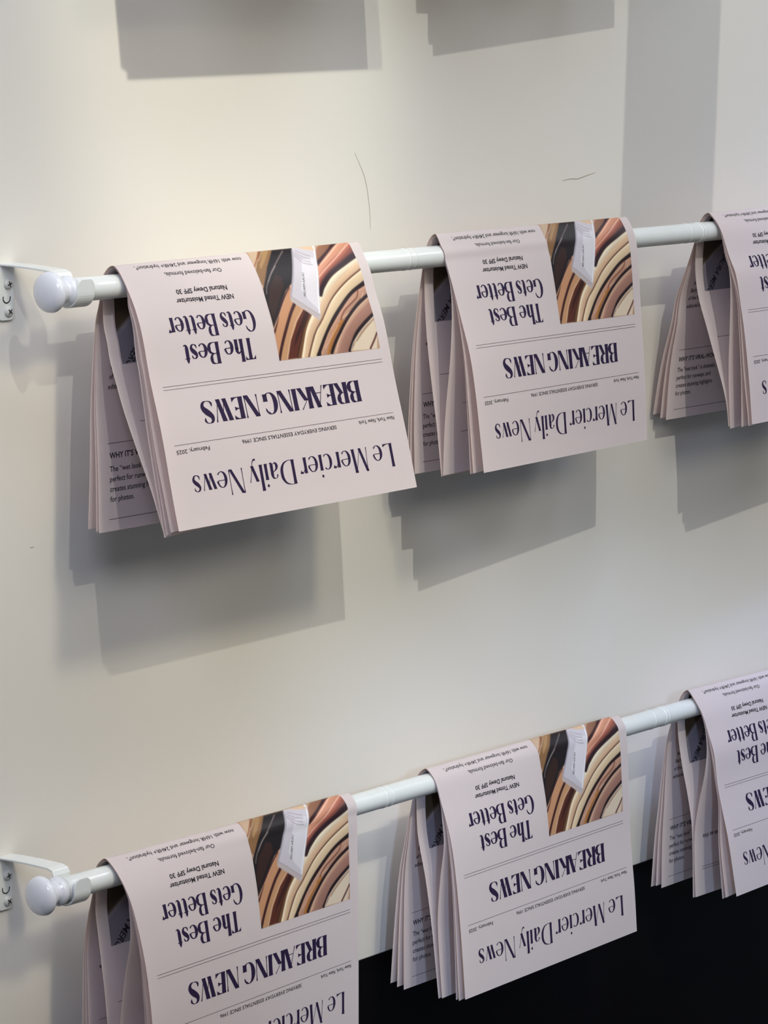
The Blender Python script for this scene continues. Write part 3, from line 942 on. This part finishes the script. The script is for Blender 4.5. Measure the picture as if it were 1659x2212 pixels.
PAPERS = {
    'T1': dict(z=ZT, x=(.0474, .3480),
        F1=[(0, 17), (-4, 16.2), (-11, 8), (-17, -1), (-26, -17), (-33, -35), (-42, -69), (-55, -110), (-69, -164), (-75, -185)],
        F1R=[(0, 20), (-8, 8), (-15, -4), (-21, -21), (-31, -45), (-45, -94), (-59, -139), (-72, -184)],
        F2=[(-19, -14), (-25, -28), (-31, -53), (-34, -63), (-47, -120), (-66, -187)],
        F3=[(-18, -14), (-24, -28), (-29, -53), (-32, -63), (-44.5, -120), (-61, -190)],
        F4=[(-17, -14), (-22, -28), (-26, -53), (-29, -63), (-41, -120), (-59, -192)],
        M=[(10, -20), (9, -32), (5, -45), (2, -58), (-4, -73), (-13, -95), (-30, -129), (-44, -156), (-57.5, -187)],
        R1=[(13, -12), (17, -27), (19, -46), (21, -76), (22, -95), (22, -115), (22, -149), (23, -196)], r3=13, r2=15, zb=-198),
    'T2': dict(z=ZT, x=(.4558, .7456),
        F1=[(0, 21), (-7, 9), (-11, -1), (-20, -23), (-30, -50), (-42, -84), (-50, -120), (-56, -155), (-61, -185)],
        F1R=[(0, 22), (-9, 9), (-14, -6), (-17, -26), (-20, -55), (-25, -95), (-30, -139), (-34, -188)],
        F2=[(-19, -21), (-29, -57), (-36, -89), (-41, -125), (-49, -187)],
        F3=[(-18, -21), (-28, -57), (-34.6, -89), (-39, -125), (-45.5, -188)],
        F4=[(-17, -23), (-20, -51), (-19.5, -91), (-17, -123), (-15.4, -155), (-15.4, -193)],
        M=[(12, -13), (10, -48), (6, -80), (-1, -120), (-7, -152), (-13.5, -194)],
        R1=[(14, -13), (18, -42), (22, -77), (24, -114), (25, -155), (24, -191)], r3=18, r2=22, zb=-195.5),
    'T3': dict(z=ZT, x=(.8859, 1.1859),
        F1=[(0, 19), (-9, 11), (-16, 1), (-26, -22), (-35, -40), (-42, -69), (-48, -97), (-55, -139), (-61, -184)],
        F1R=None,
        F2=[(-23, -22), (-28, -34), (-38, -61), (-43, -93), (-48.5, -135), (-57, -186)],
        F3=[(-22, -22), (-27, -34), (-36, -61), (-40.5, -93), (-45, -135), (-48.5, -188)],
        F4=[(-21, -22), (-26, -34), (-29, -56), (-30, -94), (-31, -137), (-35.5, -191)],
        M=[(13, -12), (13, -39), (8, -65), (-2, -91), (-12, -117), (-24, -148), (-30, -167), (-33.5, -189)],
        R1=[(15, -12), (24, -40), (34, -67), (39, -95), (46, -123), (51, -150), (56, -187)], r3=42, r2=48, zb=-191),
    'B1': dict(z=ZB, x=(.0474, .3530),
        F1=[(0, 16.5), (-8, 11), (-18, 1), (-26, -10), (-32, -22), (-40, -44), (-45, -61), (-49, -79), (-54, -111), (-60, -187)],
        F1R=[(0, 14), (-7, 9.5), (-11, -6), (-12, -29), (-14, -68), (-16.5, -123), (-19, -200)],
        F2=[(-28, -16), (-40, -57), (-44, -84), (-48, -113), (-54, -190)],
        F3=[(-27, -17), (-38.5, -57), (-42, -84), (-45, -113), (-50, -190)],
        F4=[(-26, -19), (-28, -40), (-27, -55), (-23, -76), (-20, -100), (-18, -120), (-18, -195)],
        M=[(11, -15), (11, -31), (8, -49), (4, -72), (0, -95), (-3, -117), (-12, -196)],
        R1=[(14, -16), (19, -37), (23, -62), (24, -91), (24, -129), (26, -196)], r3=17, r2=21, zb=-197),
    'B2': dict(z=ZB, x=(.4641, .7629),
        F1=[(0, 15.5), (-10, 6), (-18, -14), (-29, -43), (-36, -73), (-43, -118), (-48, -157), (-52, -191)],
        F1R=[(0, 15), (-7, 9), (-12, -5), (-16, -46), (-21, -104), (-28, -153), (-33, -197)],
        F2=[(-21, -21), (-32, -74), (-38, -127), (-44.5, -194)],
        F3=[(-20, -21), (-30.5, -74), (-36, -127), (-41, -194)],
        F4=[(-19, -29), (-22, -52), (-19, -84), (-17.5, -124), (-21, -163), (-25, -196)],
        M=[(11, -20), (8, -50), (-2, -88), (-11, -133), (-21, -197)],
        R1=[(16, -21), (22, -53), (28, -86), (32, -134), (35, -195)], r3=21, r2=28, zb=-198),
    'B3': dict(z=ZB, x=(.8853, 1.1853),
        F1=[(0, 20), (-9, 10), (-18, -2), (-26, -20), (-34, -40), (-39, -67), (-45, -90), (-55, -124), (-68, -181)],
        F1R=None,
        F2=[(-25, -21), (-32, -44), (-38, -70), (-43, -90), (-46, -132), (-55, -185)],
        F3=[(-24, -21), (-31, -44), (-36.5, -70), (-41, -90), (-43.5, -132), (-51, -187)],
        F4=[(-22, -18), (-25, -39), (-23.5, -64), (-18, -95), (-14.5, -126), (-16, -156), (-19, -192)],
        M=[(12, -12), (9, -35), (3, -62), (-5, -91), (-11, -120), (-16, -193)],
        R1=[(18, -16), (23, -35), (27, -67), (30, -104), (33, -141), (35, -192)], r3=24, r2=30, zb=-191),
}
PAPERS['T3']['F1R'] = PAPERS['T2']['F1R']
PAPERS['B3']['F1R'] = PAPERS['B2']['F1R']


def keep_inside(C, O, gap=0.32):
    """push an inner leaf's section so that it never crosses the leaf outside it"""
    C = C.copy()
    n = len(C)
    h = n // 2
    up = O[:, 1] > -14
    ao = np.arctan2(O[up, 0], O[up, 1])
    ro = np.hypot(O[up, 0], O[up, 1])
    o_ = np.argsort(ao)
    ao, ro = ao[o_], ro[o_]
    zf, yf = O[:h][:, 1], O[:h][:, 0]
    zr, yr = O[h:][::-1][:, 1], O[h:][::-1][:, 0]
    for i in range(n):
        y, z = C[i]
        if z > -2:
            r = math.hypot(y, z)
            lim = np.interp(math.atan2(y, z), ao, ro) - gap
            if r > lim:
                C[i] *= max(lim, RR * 1000 + .15) / r
        elif i < h:
            C[i, 0] = max(y, np.interp(z, zf, yf) + gap)
        else:
            C[i, 0] = min(y, np.interp(z, zr, yr) - gap)
    return C


def make_paper(key, label, group):
    P = PAPERS[key]
    org = np.array([P['x'][0], -D, P['z']])
    t = thing('newspaper', tuple(org), label, 'newspaper', group)
    F1L, F1R = P['F1'], P['F1R']
    cL, cR = F1L[0][1], F1R[0][1]

    def rear(k):
        if k == 4:
            return P['M']
        R = P['R1']
        if k == 1:
            return R
        tgt = P['r2'] if k == 2 else P['r3']
        end = R[-1][0]
        out = []
        for y, z in R:
            fr = min(1, max(0, (-z - 30) / (-R[-1][1] - 30)))
            out.append((y - (end - tgt) * fr - (.6 * (k - 1) if fr > 0 else 0), z))
        out[-1] = (out[-1][0], P['zb'] + (0 if k == 3 else 1.0))
        return out
    sheets = []
    for k in (1, 2, 3, 4):
        fl = half_front(F1L, 1) if k == 1 else half_front(P['F%d' % k], k, F1L)
        if k == 1:
            fr = half_front(F1R, 1)
        else:
            # right-hand end: leaves lie close behind the front page
            base = resample(smooth_poly(F1R), 30)
            g = np.linspace(0, 1, 30)
            fr = offset_in(base, 1.0 * (k - 1) * 1.0) * 1.0
            fr[:, 0] = base[:, 0] + (fr[:, 0] - base[:, 0]) * (.55 + 1.2 * g)
            fr[-1, 1] = F1R[-1][1] + (P['F%d' % k][-1][1] - F1L[-1][1])
            fr = resample(fr, 30)[::3]
        rl = half_rear(cL - .5 * (k - 1), rear(k), k)
        rr_ = half_rear(cR - .5 * (k - 1), rear(k), k)
        fl[0] = (0, cL - .5 * (k - 1))
        fr[0] = (0, cR - .5 * (k - 1))
        if k == 4:
            # keep the innermost rear leaf behind the inner front leaf on the right
            f4y = np.interp(-rr_[:, 1], -np.array(fr)[:, 1], np.array(fr)[:, 0])
            low = rr_[:, 1] < -12
            rr_[low, 0] = np.maximum(rr_[low, 0], f4y[low] + 1.5)
        rmin = RR * 1000 + .35 + .45 * (4 - k)
        Lc, Rc = sheet_curve(fl, rl, rmin), sheet_curve(fr, rr_, rmin)
        if k > 1:
            Lc, Rc = keep_inside(Lc, prev[0]), keep_inside(Rc, prev[1])
        prev = (Lc, Rc)
        sheets.append(Sheet(P['x'][0] + .0004 * (k - 1) * (1 if k < 4 else .5), P['x'][1] - .0006 * (k - 1), Lc, Rc, P['z']))
    objs = []
    for k, sh in enumerate(sheets):
        objs.append(sh.mesh('front_page' if k == 0 else 'page', t, org))
    for n in FRONT:
        o = place_front(sheets[0], n, objs[0], org)
    pg = place_grid(sheets[0], 'printed_picture', PX, PT, PCOL, objs[0], org, 1, 250, 230)
    pg['label'] = 'colour photograph of a cosmetics tube over swirls of foundation'
    place_inner_front(sheets[0], 'tube_lettering', T_SMALL, MT, objs[0], org, .0002)
    place_rear(sheets[2], 'column_lettering', VUP, MT, objs[2], org)
    place_rear(sheets[2], 'caption_lettering', VLOW, MT, objs[2], org)
    place_rear(sheets[2], 'upper_rule', VR1, MR, objs[2], org)
    place_rear(sheets[2], 'lower_rule', VR2, MR, objs[2], org)
    place_grid(sheets[3], 'printed_picture', IX, IT, ICOL, objs[3], org, -1, 140, 60, front=False)
    place_rear(sheets[3], 'tube_lettering', T_TUBE, MT, objs[3], org, -.0002)
    place_rear(sheets[3], 'upper_rule', MRULE, MR, objs[3], org)
    if key == 'B3':
        place_inner_front(sheets[3], 'column_lettering', FTEXT, MT, objs[3], org)
        place_inner_front(sheets[3], 'double_rule', FR3, MR, objs[3], org)
    elif key in ('T2', 'T3', 'B2'):
        place_inner_front(sheets[3], 'lower_rule', FR1, MR, objs[3], org)
        place_inner_front(sheets[3], 'upper_rule', FR2, MR, objs[3], org)
    return t


GU, GL = 'newspapers over the middle rod', 'newspapers over the low rod'
pT1 = make_paper('T1', 'newspaper on the middle rod nearest its knob, front flap swung far forward', GU)
pT2 = make_paper('T2', 'whole newspaper in the centre of the middle rod', GU)
pT3 = make_paper('T3', 'newspaper on the middle rod cut off by the right edge, shiny crest', GU)
pB1 = make_paper('B1', 'newspaper on the low rod nearest its knob, cut off at the bottom', GL)
pB2 = make_paper('B2', 'whole newspaper in the centre of the low rod, in front of the black base', GL)
pB3 = make_paper('B3', 'newspaper on the low rod cut off by the right edge', GL)

# the row above the picture: its papers throw the crisp shadows at the top of the wall
for src, x, l in ((pT1, .0600, 'newspaper above the picture edge on the left'), (pT2, .4560, 'newspaper above the picture edge in the centre')):
    c = copy_tree(src)
    c.location = (x, -D, ZU)
    c['label'] = l
    c['group'] = 'newspapers over the rod above the picture'

# unseen narrow board, form made up, added to cast the shadow band between two papers
bd = thing('shadow_blocker', (.673, -.38, .90), 'unseen made-up board above the picture edge, added for its shadow', 'sign')
box('board', (-.0735, -.004, -.37), (.0735, .004, .45), MM, bd, .001)
for sx in (-.05, .05):  # cords made up to carry the added board
    box('cord', (sx - .001, -.001, .45), (sx + .001, .001, .70), MD, bd)
